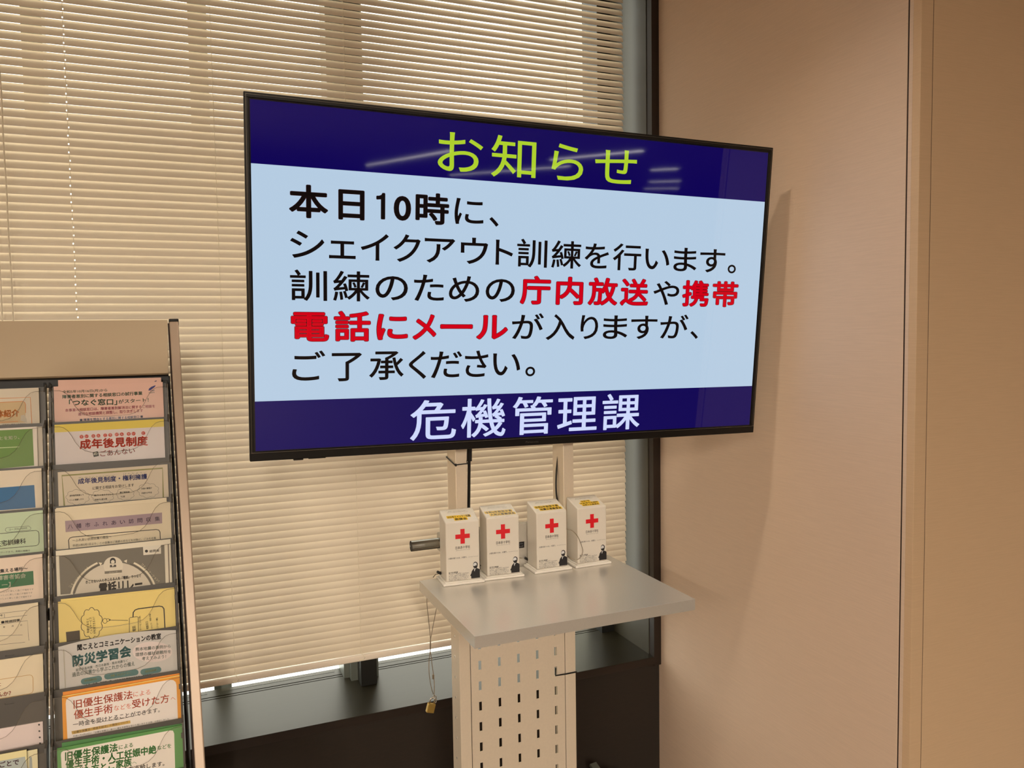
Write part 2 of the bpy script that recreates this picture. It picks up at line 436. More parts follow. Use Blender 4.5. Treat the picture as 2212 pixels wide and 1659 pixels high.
tvline(P, A_, '本', (285, 88), (285, 380), [
    (A_, [('本', 103, 465), ('日', 558, 800), ('1', 907, 990), ('0', 1068, 1228), ('時', 1268, 1578)], BB),
    (A_, [('に', 1628, 1895), ('、', 1950, 2035)], NB)])
tvline(P, B_, '訓', (205, 152), (205, 398), [
    (A_, [('シ', 115, 430), ('ェ', 472, 718), ('イ', 765, 1022), ('ク', 1066, 1315), ('ア', 1352, 1632), ('ウ', 1684, 1935), ('ト', 2005, 2165)], NB),
    (B_, [('訓', 72, 340), ('練', 378, 642), ('を', 672, 886), ('行', 922, 1172), ('い', 1206, 1423), ('ま', 1460, 1664), ('す', 1692, 1914), ('。', 1942, 2014)], NB)])
tvline(P, C_, '訓', (285, 100), (285, 380), [
    (C_, [('訓', 114, 455), ('練', 510, 848), ('の', 900, 1198), ('た', 1254, 1530), ('め', 1576, 1855), ('の', 1914, 2182)], NB),
    (B_, [('庁', 98, 372), ('内', 416, 660), ('放', 700, 965), ('送', 985, 1238)], RR), (B_, [('や', 1280, 1508)], NB), (B_, [('携', 1535, 1772), ('帯', 1800, 2030)], RR)])
tvline(P, C_, '話', (690, 484), (690, 750), [
    (C_, [('電', 120, 475), ('話', 515, 858), ('に', 908, 1200), ('メ', 1240, 1462), ('ー', 1494, 1797), ('ル', 1826, 2120)], RR),
    (D_, [('が', 98, 350), ('入', 370, 600), ('り', 645, 785), ('ま', 825, 1020), ('す', 1047, 1256), ('が', 1280, 1502), ('、', 1523, 1585)], NB)])
tvline(P, C_, '承', (1000, 850), (1000, 1107), [
    (C_, [('ご', 132, 438), ('了', 498, 775), ('承', 842, 1160), ('く', 1207, 1367), ('だ', 1407, 1695), ('さ', 1722, 1937), ('い', 1980, 2232)], NB),
    (D_, [('。', 207, 285)], NB)])
P.build('notice_text', scr)
P = Print(TVP - tn*.0025, tx, tz, None, base=3e-4, step=2e-6)
tvline(P, F_, '知', (760, 148), (760, 562), [(F_, [('お', 122, 572), ('知', 655, 1100), ('ら', 1257, 1572), ('せ', 1688, 2103)], [(.005, M_grn)])])
P.build('heading_text', scr)
P = Print(TVP - tn*.0025, tx, tz, None, base=3e-4, step=2e-6)
tvline(P, E_, '管', (1148, 228), (1148, 545), [(E_, [('危', 105, 498), ('機', 540, 922), ('管', 980, 1320), ('理', 1363, 1702), ('課', 1745, 2068)], [(.010, M_lil)])])
P.build('department_text', scr)
P = Print(TVP + tn*.0011, tx, tz, (860, 800, 3.95), base=1e-4)
P.text('Panasonic', (1089, 620), (1198, 616), 19, mat('maker lettering', srgb(92, 88, 80), .4), .012, 3)
P.build('maker_name', tv)
b = B(); box(b, -.535, -.515, .002, .010, -HH-.0035, -HH, .001, 1, TM); box(b, -.505, -.47, .002, .010, -HH-.002, -HH, .0005, 1, TM); sen = obj('sensor', b, M_tvd, tv)

# ================================================================== DISPLAY STAND
PY = 1.70
st = tag(empty('display_stand', (.715, 1.62, FLR)), 'silver steel television stand with shelf and perforated column', 'stand')
POLES = ((.5645, .5917), (.8385, .8663))
for i, (x0, x1) in enumerate(POLES):
    b = B(); box(b, x0, x1, PY, PY+.06, FLR+.06, .34, .0015, 2); p = obj('pole', b, M_alu, st)
    b = B(); z = -.655
    while z > -1.45:
        t = bmesh.new(); bmesh.ops.create_cone(t, cap_ends=True, segments=12, radius1=.0032, radius2=.0032, depth=.0008, matrix=Matrix.Translation((x0-.0003, PY+.031, z)) @ Matrix.Rotation(math.pi/2, 4, 'Y'))
        me = bpy.data.meshes.new('t'); t.to_mesh(me); t.free(); b.from_mesh(me); bpy.data.meshes.remove(me); z -= .0493
    obj('bolt_row', b, M_shelf, p)
# perforated panel: a grid of plates round real slots
cols = [.6155, .6647, .7140, .7633, .8126]; rows = [-.7235-.0493*k for k in range(-2, 16)]
SW, SH = .0035, .0108
X0, X1, ZT, ZB = .5935, .8367, -.575, FLR+.10
xe = [X0]
for c in cols: xe += [c-SW, c+SW]
xe.append(X1)
ze = [ZT]
for r in rows: ze += [r+SH, r-SH]
ze.append(ZB)
b = B(); YP = PY+.0015; T = .0015
for i in range(len(xe)-1):
    for j in range(len(ze)-1):
        if i % 2 and j % 2: # slot: walls
            x0, x1, z1, z0 = xe[i], xe[i+1], ze[j], ze[j+1]
            for q in (((x0, z0), (x0, z1)), ((x0, z1), (x1, z1)), ((x1, z1), (x1, z0)), ((x1, z0), (x0, z0))):
                (a, c), (d, f) = q
                b.faces.new([b.verts.new(v) for v in ((a, YP, c), (d, YP, f), (d, YP+T, f), (a, YP+T, c))])
            continue
        for yy in (YP, YP+T):
            b.faces.new([b.verts.new(v) for v in ((xe[i], yy, ze[j+1]), (xe[i+1], yy, ze[j+1]), (xe[i+1], yy, ze[j]), (xe[i], yy, ze[j]))])
bmesh.ops.remove_doubles(b, verts=b.verts[:], dist=1e-6)
obj('perforated_panel', b, M_alu, st)
b = B(); box(b, .5925, .5936, PY+.004, PY+.02, ZB, ZT); box(b, .8366, .8379, PY+.004, PY+.02, ZB, ZT); obj('panel_joint', b, M_gap, st)
# plate above the shelf with maker's badge
b = B(); box(b, .5925, .8378, PY+.002, PY+.004, -.553, -.452); box(b, .5925, .8378, PY+.002, PY+.022, -.4525, -.449, .0005, 1); pl = obj('back_plate', b, M_shelf, st)
P = Print(Vector((.70, PY+.002, -.50)), (1, 0, 0), (0, 0, 1), None)
P.poly([(-.012, -.0065), (.0335, -.0065), (.0335, .0085), (-.012, .0085)], mat('badge black', srgb(18, 12, 18), .3), True)
P.text('HAMILeC'[-2:], (.008, -.0042), (.0305, -.0042), .0105, ink((235, 230, 225)), .03, 4, True)
P.build('maker_badge', pl)
# cross tube with clamp collars
b = B(); tube(b, [(.4762, PY+.075, -.4905), (.93, PY+.075, -.4905)], .0125, 24, False); tube(b, [(.93, PY+.075, -.4905), (.4762, PY+.075, -.4905)], .0112, 24, False)
bmesh.ops.recalc_face_normals(b, faces=b.faces[:]); tb = obj('cross_tube', b, M_chrome, st, True)
b = B(); tube(b, [(.4775, PY+.075, -.4905), (.479, PY+.075, -.4905)], .0112, 24); obj('tube_end_shade', b, M_black, tb)  # black disc standing for the shade inside the open tube end
b = B(); box(b, .545, .5642, PY+.055, PY+.095, -.512, -.469, .003, 2); box(b, .8665, .885, PY+.055, PY+.095, -.512, -.469, .003, 2); obj('clamp_collar', b, M_chrome, st)
# shelf: folded sheet tray
TZ = -.55
b = B(); X0, X1, Y0, Y1, AH = .4730, .9570, 1.3335, 1.6970, .0232
box(b, X0, X1, Y0, Y1, TZ-.0015, TZ, .0006, 2)
box(b, X0, X1, Y0, Y0+.0015, TZ-AH, TZ-.0008); box(b, X0, X1, Y1-.0015, Y1, TZ-AH, TZ-.0008)
box(b, X0, X0+.0015, Y0+.0015, Y1-.0015, TZ-AH, TZ-.0008); box(b, X1-.0015, X1, Y0+.0015, Y1-.0015, TZ-AH, TZ-.0008)
obj('shelf', b, M_shelf, st)
b = B()
for x in (.5785, .8525): box(b, x-.012, x+.012, 1.40, PY-.0005, TZ-.022, TZ-.002, .001, 1)
obj('shelf_bracket', b, M_alu, st)
# television bracket
b = B(); box(b, .52, .96, PY-.004, PY-.0005, .02, .06); box(b, .52, .96, PY-.004, PY-.0005, .17, .21)
for x in (.60, .84): box(b, x-.015, x+.015, PY-.016, PY-.004, -.06, .28)
obj('screen_bracket', b, M_tvd, st)
# base
b = B(); box(b, .5645, .8663, PY+.005, PY+.055, FLR+.035, FLR+.075, .002, 1)
for x in (.5385, .8925): box(b, x-.02, x+.02, 1.30, 1.98, FLR+.035, FLR+.075, .003, 1)
obj('base_frame', b, M_alu, st)
for x in (.5385, .8925):
    for y in (1.33, 1.95):
        b = B(); tube(b, [(x-.012, y, FLR+.02), (x+.012, y, FLR+.02)], .02, 14); obj('caster', b, M_black, st)
# slim black strap hooked in a slot, running to the column's edge
b = B(); tube(b, [onY(1200.3, 1443, PY-.0008), onY(1200.2, 1459.5, PY-.002), onY(1222, 1456, PY-.002), onY(1244.5, 1451.5, PY-.002), onY(1245.5, 1451, PY+.012)], .0019, 6)
obj('cable_strap', b, M_black, st)
# grey bar behind the column near the wall
g0 = onY(1281, 1648, 2.17); g1 = onY(1325, 1712, 2.06)
b = B(); dv = (g1-g0).normalized(); sd = Vector((1, .1, .02)).normalized()
prism(b, [g0-sd*.012, g0+sd*.012, g1+sd*.012, g1-sd*.012], sd.cross(dv).normalized()*(-1), .01)
gb = Vector(g0)
fb = obj('floor_brace', b, M_mullg, None, loc=(gb.x, gb.y, gb.z)); tag(fb, 'grey metal bar in the dark corner right of the perforated column', 'bar')
b = B(); box(b, g0.x-.02, g1.x+.06, 2.02, 2.18, FLR, g1.z-.0); obj('bar_foot', b, M_mull, fb)

# cables down from the television
b = B(); c0 = onY(1019, 962, 1.735); c1 = onY(1013.5, 985, 1.735); c2 = onY(1012.5, 1095, 1.735); c3 = Vector((c2.x, 1.735, -.56))
tube(b, [c1, c2, c3], .0036, 8); tube(b, [c1+Vector((0, 0, .05)), c1+Vector((.001, 0, .02)), c1+Vector((0, 0, -.012))], .0062, 8)
cb = obj('power_cable', b, M_black, None, loc=tuple(c3)); tag(cb, 'thick black power cable hanging beside the left pole', 'cable')
b = B(); a = [onY(x, y, 1.733) for x, y in ((1208, 950), (1206.5, 975), (1202, 1020), (1201.5, 1062), (1207, 1110), (1206, 1180))]
tube(b, smooth_path(a), .0022, 6)
a = [onY(x, y, 1.739) for x, y in ((1210.5, 950), (1207, 990), (1206, 1030), (1204, 1062), (1211, 1110), (1211, 1180))]
tube(b, smooth_path(a), .0012, 6)
cb = obj('signal_cable', b, M_black, None, loc=tuple(a[0])); tag(cb, 'pair of thin black cables hanging left of the right pole', 'cable')
b = B(); e0 = .0018
tz0 = onY(983, 1004.5, PY-e0).z
ring = [(.5645-e0, PY+.06, tz0+.010), (.5645-e0, PY-e0, tz0), (.5917+e0, PY-e0, tz0+.001), (.5975, PY+.03, tz0+.010), (.5917+e0, PY+.062, tz0+.012), (.5645-e0, PY+.062, tz0+.010)]
tube(b, ring, .0015, 6); box(b, .5625, .5665, PY-.0055, PY-.001, tz0-.003, tz0+.003, .0008, 1)
ct = obj('cable_tie', b, M_black, None, loc=(.5645, PY, tz0)); tag(ct, 'black cable tie strapped round the left pole under the television', 'cable tie')

# ================================================================== DONATION BOXES
def portrait(P, m1, m2, S_, H_):
    q = lambda u, v: (u*S_-S_/2, H_*(1-v))
    P.poly([q(*p) for p in ((.735, .985), (.73, .94), (.70, .935), (.735, .90), (.755, .86), (.80, .828), (.835, .812), (.865, .83), (.90, .815), (.955, .828), (.995, .845), (.995, .985))], m1, True)
    P.poly([q(*p) for p in ((.80, .735), (.825, .712), (.87, .705), (.915, .718), (.935, .745), (.925, .79), (.905, .815), (.865, .822), (.815, .805), (.795, .77))], m1, True)   # hair and beard
    P.poly([q(*p) for p in ((.805, .742), (.835, .722), (.885, .722), (.905, .742), (.90, .772), (.865, .768), (.84, .778), (.80, .772))], m2, True)      # face
    P.poly([q(*p) for p in ((.835, .815), (.87, .818), (.855, .84), (.835, .872), (.822, .85))], m2, True)      # shirt
    P.poly([q(*p) for p in ((.80, .780), (.84, .776), (.83, .80), (.803, .795))], m1, True)
M_yel = mat('yellow label tape', srgb(236, 196, 30), .4); M_ink = ink((28, 24, 24)); M_gry = ink((120, 112, 105)); M_rcr = mat('red print', srgb(214, 18, 34), .45)
M_shirt = ink((214, 206, 196))
BW, BH, BD = .077, .132, .058
boxes = [(.5560, 1.634, 4.0, ['2025年ミャンマー地震', '救援金'], (.72, .40), 'leftmost white donation box with crinkled tape, its label naming 2025 Myanmar', 1),
         (.6525, 1.634, 4.0, ['令和6年能登半島', '大雨災害義援金'], (.86, .80), 'second white donation box from the left, shiny crumpled tape over its top', 2),
         (.7745, 1.634, 1.2, ['令和6年能登半島', '地震災害義援金'], (.80, .74), 'third white donation box from the left, clean two line yellow label', 0),
         (.8800, 1.634, .2, ['令和7年', '大船渡市赤崎町', '林野火災義援金'], (.34, .66, .60), 'rightmost white donation box, three line yellow label, beside the shelf end', 0)]
for bx, by, ya, lines, wf_, lab, tape in boxes:
    o = tag(empty('donation_box', (bx, by, TZ), Matrix.Rotation(math.radians(-ya), 3, 'Z')), lab, 'donation box', 'white donation boxes on the shelf')
    M = W(o)
    b = B(); box(b, -.0475, .0475, -.008, .062, .0003, .0055, .0015, 2, M); box(b, -.042, .042, -.004, .060, .0055, .0078, .0008, 1, M); obj('base_plate', b, M_acrb, o)
    b = B(); t = bmesh.new()
    vs = [t.verts.new(v) for v in ((-BW/2, 0, .0078), (BW/2, 0, .0078), (BW/2, BD, .0078), (-BW/2, BD, .0078), (-BW/2, 0, .1395), (BW/2, 0, .1395), (BW/2, BD, .157), (-BW/2, BD, .157))]
    for f in ((0, 3, 2, 1), (0, 1, 5, 4), (1, 2, 6, 5), (2, 3, 7, 6), (3, 0, 4, 7), (4, 5, 6, 7)): t.faces.new([vs[i] for i in f])
    bmesh.ops.bevel(t, geom=t.edges[:]+t.verts[:], offset=.0024, segments=3, affect='EDGES', profile=.5); t.transform(M)
    me = bpy.data.meshes.new('t'); t.to_mesh(me); t.free(); b.from_mesh(me); bpy.data.meshes.remove(me)
    body = obj('body', b, M_acr, o, True)
    for p in body.data.polygons: p.use_smooth = False
    ex = M.to_3x3() @ Vector((1, 0, 0)); ez = Vector((0, 0, 1))
    P = Print(M @ Vector((0, 0, .0078)), ex, ez, None, res=3)
    q = lambda u, v: (u*BW-BW/2, (1-v)*BH)
    ch, cw, ar = .125*BH, .215*BW, .30
    cy = (1-.250)*BH; cxx = 0.0
    P.poly([(cxx-cw, cy-ch*ar), (cxx+cw, cy-ch*ar), (cxx+cw, cy+ch*ar), (cxx-cw, cy+ch*ar)], M_rcr, True)
    P.poly([(cxx-cw*ar, cy-ch), (cxx+cw*ar, cy-ch), (cxx+cw*ar, cy+ch), (cxx-cw*ar, cy+ch)], M_rcr, True)
    P.text('日本赤十字社', q(.285, .462), q(.715, .462), .0066, M_ink, .01, 2, True)
    P.text('Japanese Red Cross Society', q(.295, .487), q(.71, .487), .0022, M_gry, 0, 1, True)
    P.text('人間を救うのは、人間だ。', q(.07, .622), q(.62, .622), .0036, M_gry, .02, 1, True)
    P.text('Our world. Your move.', q(.66, .620), q(.96, .620), .0026, M_gry, 0, 1, True)
    P.text('赤十字の創設者', q(.07, .862), q(.34, .862), .0034, M_ink, .02, 1, True)
    P.text('アンリー・デュナン', q(.07, .888), q(.44, .888), .0038, M_ink, .02, 1, True)
    P.text('Henry Dunant', q(.47, .888), q(.66, .888), .0026, M_gry, .02, 1, True)
    for i, sx in enumerate(('赤十字は、戦場での悲惨な体験から、', 'アンリーが提唱したことから始まりました', '苦しむ人を救いたいという思いは、', '今日まで受け継がれています。')):
        P.text(sx, q(.07, .914+.024*i), q((.62, .66, .66, .62)[i], .914+.024*i), .0024, M_gry, .01, 1, True)
    portrait(P, M_ink, M_shirt, BW, BH)
    P.build('front_print', o)
    ey = (M.to_3x3() @ Vector((0, BD, .0175))).normalized(); DL = math.hypot(BD, .0175)
    P = Print(M @ Vector((0, 0, .1395)), ex, ey, None, res=2)
    n = len(lines); hh = .0112 if n == 2 else .0086; top = .0085+n*(hh+.0006)
    sh = {0: 0, 1: -.002}.get(tape, 0)
    for i, s_ in enumerate(lines):
        wd = wf_[i]*BW; v0 = top-(i+1)*(hh+.0004)+sh; uo = (-.002 if i == 0 else (.004 if wf_[1] > .6 else .0))
        P.poly([(uo-wd/2, v0), (uo+wd/2, v0), (uo+wd/2, v0+hh), (uo-wd/2, v0+hh)], M_yel, True)
        P.text(s_, (uo-wd/2+.0015, v0+.0011), (uo+wd/2-.0015, v0+.0011), hh-.0022, M_ink, .03, 2, True)
    P.build('yellow_label', o)
    P = Print(M @ Vector((0, 0, .1395)), ex, ey, None, res=1)
    P.text('Please support those in need', (-.02, .0475), (.02, .0475), .0028, M_gry, .02, 1, True)
    P.text('with your kind donation. Thank you', (-.024, .043), (.024, .043), .0028, M_gry, .02, 1, True)
    P.build('small_print', o)
    if tape:
        bm = B(); nx, ny = 14, 8; g = []
        x0_, x1_, y0_, y1_ = ((-.037, .037, .001, .057) if tape == 2 else (.002, .039, .022, .058))
        for j in range(ny+1):
            r_ = []
            for i in range(nx+1):
                u = x0_+(x1_-x0_)*i/nx; v = y0_+(y1_-y0_)*j/ny
                h_ = .0011+.0010*math.sin(i*1.9+j*1.3)*math.cos(i*.7-j*2.1)
                r_.append(bm.verts.new(M @ Vector((0, 0, .1395)) + ex*u + ey*v + ex.cross(ey)*h_))
            g.append(r_)
        for j in range(ny):
            for i in range(nx): bm.faces.new((g[j][i], g[j][i+1], g[j+1][i+1], g[j+1][i]))
        obj('clear_tape', bm, M_tape, o)

# security wire through the boxes, with padlock
b = B()
tube(b, smooth_path([onZ(936, 1247, TZ+.001), onY(941, 1241, 1.690), onY(949, 1238, 1.690), Vector((.540, 1.699, TZ+.030))]), .0011, 6)
tube(b, smooth_path([onY(x, y, 1.712) for x, y in ((925, 1262), (922, 1297), (927, 1350), (930.5, 1392), (927, 1425), (927, 1455), (931, 1482), (936, 1500))]), .0009, 6)
tube(b, smooth_path([onY(x, y, 1.709) for x, y in ((950, 1268), (942, 1318), (934, 1360), (929, 1393), (932, 1425), (936, 1455), (938, 1475), (938, 1500))]), .0009, 6)
tube(b, smooth_path([onY(x, y, yy) for x, y, yy in ((1216, 1146, 1.70), (1225, 1143, 1.63), (1238, 1148, 1.618), (1249, 1161, 1.618), (1257, 1181, 1.618), (1258.5, 1193, 1.62), (1252, 1206, 1.622), (1240, 1209, 1.628), (1228, 1202, 1.64), (1218, 1198, 1.70))]), .0009, 6)
tube(b, [Vector((.56, 1.6985, TZ+.030)), Vector((.70, 1.6985, TZ+.026)), onY(1128, 1206, 1.697)], .0009, 6)
wire = obj('security_wire', b, M_wire, None, loc=(.48, 1.69, TZ)); tag(wire, 'thin looped steel wire tying the donation boxes and hanging off the shelf', 'wire')
for (x, y, yy) in ((949, 1237, 1.686), (1138, 1207, 1.692), (1043, 1222, 1.69)):
    b = B(); c = onY(x, y, yy); tube(b, [c-Vector((.005, 0, -.003)), c+Vector((.004, 0, -.003))], .0030, 8); tube(b, [c+Vector((-.001, 0, -.001)), c+Vector((.009, 0, .003))], .0009, 6); obj('wire_clip', b, M_black, wire)
b = B(); c = onY(936, 1462, 1.709); tube(b, [c+Vector((0, 0, .005)), c-Vector((0, 0, .005))], .0024, 8); obj('ferrule', b, M_wire, wire)
b = B()
for cx_, cy_, r_ in ((940, 1508, .0048), (941, 1514, .0042), (937, 1505, .0038)):
    c = onY(cx_, cy_, 1.711+.002*(cx_-940)); tube(b, [c+Vector((r_*math.cos(t)*.7, r_*math.cos(t)*.6, r_*math.sin(t))) for t in [2*math.pi*k/14 for k in range(15)]], .0009, 6)
obj('chain_ring', b, M_steel, wire)
pc = onY(930.2, 1529, 1.709)
pk = tag(empty('padlock', pc, Matrix.Rotation(math.radians(16), 3, 'Y')), 'small brass padlock hanging from the wire under the shelf', 'padlock')
Mp = W(pk)
b = B(); box(b, -.0092, .0092, -.005, .005, -.0105, .0105, .0016, 2, Mp); obj('body', b, M_brass, pk)
b = B(); tube(b, [Mp @ Vector(v) for v in [(-.0055, 0, .009), (-.0055, 0, .018)] + [(-.0055*math.cos(t), 0, .018+.0055*math.sin(t)) for t in [math.pi*k/8 for k in range(1, 8)]] + [(.0055, 0, .018), (.0055, 0, .009)]], .0016, 8); obj('shackle', b, M_steel, pk, True)

# ================================================================== BROCHURE RACK
def Yr(i): return 1.912-.0325*i
LEAN = math.radians(8)
EX = Vector((1, 0, 0)); EY = Vector((0, math.sin(LEAN), math.cos(LEAN))); EN = EX.cross(EY)
lipy = [834, 911, 1003, 1093, 1187, 1288, 1389, 1490, 1601, 1715]
rack = tag(empty('brochure_rack', (-.27, 1.62, FLR)), 'tall leaning leaflet rack with grey clear fronted pockets and aluminium post', 'rack')
PT, PBt = onY(375.2, 694, 1.948), onY(432.3, 1659, 1.640)
def along(z, a=PT, c=PBt): t = (z-a.z)/(c.z-a.z); return a+(c-a)*t
def post(top, zb, wx, dy, name, m, cap=True):
    lo = along(zb); ax = (top-lo).normalized(); sx = Vector((1, 0, 0)); sy = ax.cross(sx).normalized()
    Mx = Matrix.Identity(4)
    for r in range(3): Mx[r][0] = sx[r]; Mx[r][1] = sy[r]; Mx[r][2] = ax[r]
    return Mx, lo
def rackpost(dx, mirror):
    lo = along(FLR+.02) + Vector((dx, 0, 0)); hi = PT + Vector((dx, 0, 0)); ax = (hi-lo).normalized(); L = (hi-lo).length
    sx = Vector((1, 0, 0)); sy = ax.cross(sx).normalized(); sx = sy.cross(ax)
    Mx = Matrix.Identity(4)
    for r in range(3): Mx[r][0] = sx[r]; Mx[r][1] = sy[r]; Mx[r][2] = ax[r]; Mx[r][3] = lo[r]
    b = B(); box(b, -.0095, .0098, 0, .030, 0, L, .0025, 3, Mx); p = obj('post', b, M_post, rack)
    for f in p.data.polygons: f.use_smooth = False
    b = B()
    if not mirror: box(b, -.0128, -.0097, .004, .028, 0, L-.003, 0, 1, Mx)
    else: box(b, .0099, .0129, .004, .028, 0, L-.003, 0, 1, Mx)
    obj('post_channel', b, M_gap, p)
    b = B(); box(b, -.0102, .0105, -.0006, .031, L, L+.0065, .002, 2, Mx); obj('post_cap', b, M_black, p)
    b = B(); box(b, lo.x-.014, lo.x+.014, lo.y-.05, lo.y+.42, FLR, FLR+.022, .004, 2); obj('foot', b, M_post, rack)
rackpost(0, False); rackpost(-.508, True)
hl = PT.x-.0132; hx0 = PT.x-.508+.0132
ht, hb = along(onY(364, 690.5, 1.95).z).y, along(onY(362, 806, 1.92).z).y
zt, zb_ = onY(300, 691.5, 1.95).z, onY(300, 807, 1.92).z
b = B(); nn = Vector((0, -(zt-zb_), ht-hb)).normalized()
prism(b, [Vector((hx0, ht, zt)), Vector((hl, ht, zt)), Vector((hl-.002, hb, zb_)), Vector((hx0, hb, zb_))], nn, .012); obj('header_panel', b, M_header, rack)
b = B(); box(b, hx0, -.031, 1.945, 1.955, zb_-.026, zb_+.03); obj('cross_rail', b, M_rkb, rack)
def rail(t0, t1, b0, b1):
    b = B(); ty_, by_ = 1.950, 1.690
    a0, a1 = onY(t0, 812, ty_), onY(t1, 812, ty_); c0, c1 = onY(b0, 1659, by_), onY(b1, 1659, by_)
    k = (FLR+.05-a0.z)/(c0.z-a0.z); c0 = a0+(c0-a0)*k; c1 = a1+(c1-a1)*k
    prism(b, [a0, a1, c1, c0], Vector((0, -1, .3)).normalized(), .008); obj('rail', b, M_rkb, rack)
rail(361.5, 367.0, 404, 413); rail(93.5, 100.0, 99, 104.6); rail(105.2, 110, 108.5, 114)
b = B(); x = -.497; prism(b, [Vector((x-.004, 1.95, -.07)), Vector((x+.004, 1.95, -.07)), Vector((x+.012, 1.50, -1.45)), Vector((x+.004, 1.50, -1.45))], Vector((0, -1, .3)).normalized(), .008); obj('rail', b, M_rkb, rack)
for zc in (-.55, -1.0, -1.4):
    yy = 1.95+(zc+.07)*.325; b = B(); box(b, hx0, -.024, yy+.012, yy+.02, zc-.012, zc+.012); obj('cross_rail', b, M_rkb, rack)
def pl_pt(O, u, v, d=0): return O + EX*u + EY*v + EN*d
def pocket(xa, xb, i):
    Y = Yr(i); O = onY(117, lipy[i], Y+.010); O = Vector((0, Y, O.z))
    b = B()   # back plate with two slots
    u = [xa+.004, xa+.055, xa+.070, xb-.070, xb-.055, xb-.004]
    def quad(u0, u1, v0, v1): prism(b, [pl_pt(O, u0, v0, -.010), pl_pt(O, u1, v0, -.010), pl_pt(O, u1, v1, -.010), pl_pt(O, u0, v1, -.010)], EN, .0016)
    quad(u[0], u[5], -.0085, 0); quad(u[0], u[5], -.105, -.0115)
    for k in (0, 2, 4): quad(u[k], u[k+1], -.0115, -.0085)
    for k in (1, 3): prism(b, [pl_pt(O, u[k]-.002, -.013, -.0125), pl_pt(O, u[k+1]+.002, -.013, -.0125), pl_pt(O, u[k+1]+.002, -.007, -.0125), pl_pt(O, u[k]-.002, -.007, -.0125)], EN, .001)  # inset patch added behind each slot so no light shows through
    # side flanges, rounded at the top, and bottom tray
    for s0, s1 in ((xa, xa+.0035), (xb-.0035, xb)):
        prof = [(-.098, -.011), (-.098, .0095), (-.012, .0095), (-.004, .006), (.0, -.002), (.004, -.007), (.006, -.011)]
        va = [b.verts.new(pl_pt(O, s0, v, d)) for v, d in prof]; vb = [b.verts.new(pl_pt(O, s1, v, d)) for v, d in prof]
        b.faces.new(va); b.faces.new(vb[::-1])
        for k in range(len(prof)): j = (k+1) % len(prof); b.faces.new((va[k], va[j], vb[j], vb[k]))
    for s0, s1 in ((xa+.0035, xa+.0058), (xb-.0058, xb-.0035)):   # small catch on the flange
        prism(b, [pl_pt(O, s0, -.034, .004), pl_pt(O, s1, -.034, .004), pl_pt(O, s1, -.024, .004), pl_pt(O, s0, -.024, .004)], EN, .0015)
    prism(b, [pl_pt(O, xa, -.098, .0095), pl_pt(O, xb, -.098, .0095), pl_pt(O, xb, -.0965, .0095), pl_pt(O, xa, -.0965, .0095)], EN, .020)
    bmesh.ops.recalc_face_normals(b, faces=b.faces[:])
    pk_ = obj('pocket', b, M_pocket, rack)
    # clear front with a deep rounded cut-out
    c = (xa+xb)/2; hw = (xb-xa)/2-.0035
    prof = [(1.0, -.010), (.86, -.0105), (.79, -.013), (.72, -.020), (.66, -.031), (.60, -.045), (.53, -.056), (.44, -.064), (.32, -.068), (0, -.0695)]
    prof = [(math.copysign(1, 1)*a, v) for a, v in prof]
    up = [(a*hw, v) for a, v in prof]; cur = [(-a, v) for a, v in up] + [(a, v) for a, v in up[::-1][1:]]
    out = [(-hw, -.096)] + cur + [(hw, -.096)]
    b = B(); vv = [pl_pt(O, c+p, v, .0095) for p, v in out]
    va = [b.verts.new(p) for p in vv]; vb = [b.verts.new(p - EN*.0012) for p in vv]
    b.faces.new(va[::-1]); b.faces.new(vb)
    fr = obj('clear_front', b, M_clear, pk_)
    b = B(); tube(b, [pl_pt(O, c+p, v, .0089) for p, v in cur], .00052, 5); obj('front_edge', b, M_edge, pk_)
for i in range(10):
    dr = .001*i
    pocket(-.2625+dr, -.0335+dr, i); pocket(-.4975+dr, -.2685+dr, i)

C1 = (90, 790, 7.135); C2 = (90, 990, 7.135); C3 = (90, 1150, 6.913); C4 = (90, 1340, 6.703); C5 = (90, 1440, 6.506); C6 = (0, 800, 5.533); C7 = (0, 1080, 5.533); C8 = (0, 1360, 5.55)
GL = 'leaflets in the right column of the rack'; GLL = 'leaflets in the left column of the rack'
def leaflet(i, crop, tl, trt, mt, label, group, th=.0015, back=0.0, ht=.19, bulge=0, wfix=None, cat='leaflet', back_tl=0):
    """sheet standing in pocket i; tl/trt are its top corners seen on the pocket's plane"""
    O = Vector((0, Yr(i)+back, 0)); z = onY(crop[0]+trt[0]/crop[2], crop[1]+trt[1]/crop[2], Yr(i)+back).z; O.z = z
    P = Print(O, EX, EY, crop, res=2)
    P.k = onY(crop[0]+trt[0]/crop[2], crop[1]+trt[1]/crop[2], Yr(i)).dot(fwd)/F_PX/crop[2]
    b_ = P.uv(trt); a = P.uv(tl) if tl else Vector((b_.x-wfix, b_.y))
    e = empty('leaflet', O + EX*((a.x+b_.x)/2) + EY*(b_.y-ht)); tag(e, label, cat, group)
    bm = B(); top = []
    n = 10 if bulge else 1
    for k in range(n+1):
        t = k/n; p = a.lerp(b_, t); top.append(O + EX*p.x + EY*(p.y+bulge*4*t*(1-t)))
    lo0 = O + EX*a.x + EY*(a.y-ht); lo1 = O + EX*b_.x + EY*(b_.y-ht)
    prism(bm, top + [lo1, lo0], EN, th)
    obj('sheet', bm, mt, e)
    return e, P
DG = ink((52, 82, 48)); CR = ink((172, 55, 75)); NV = ink((48, 46, 88)); BK = ink((30, 24, 22)); GY = ink((92, 86, 76))
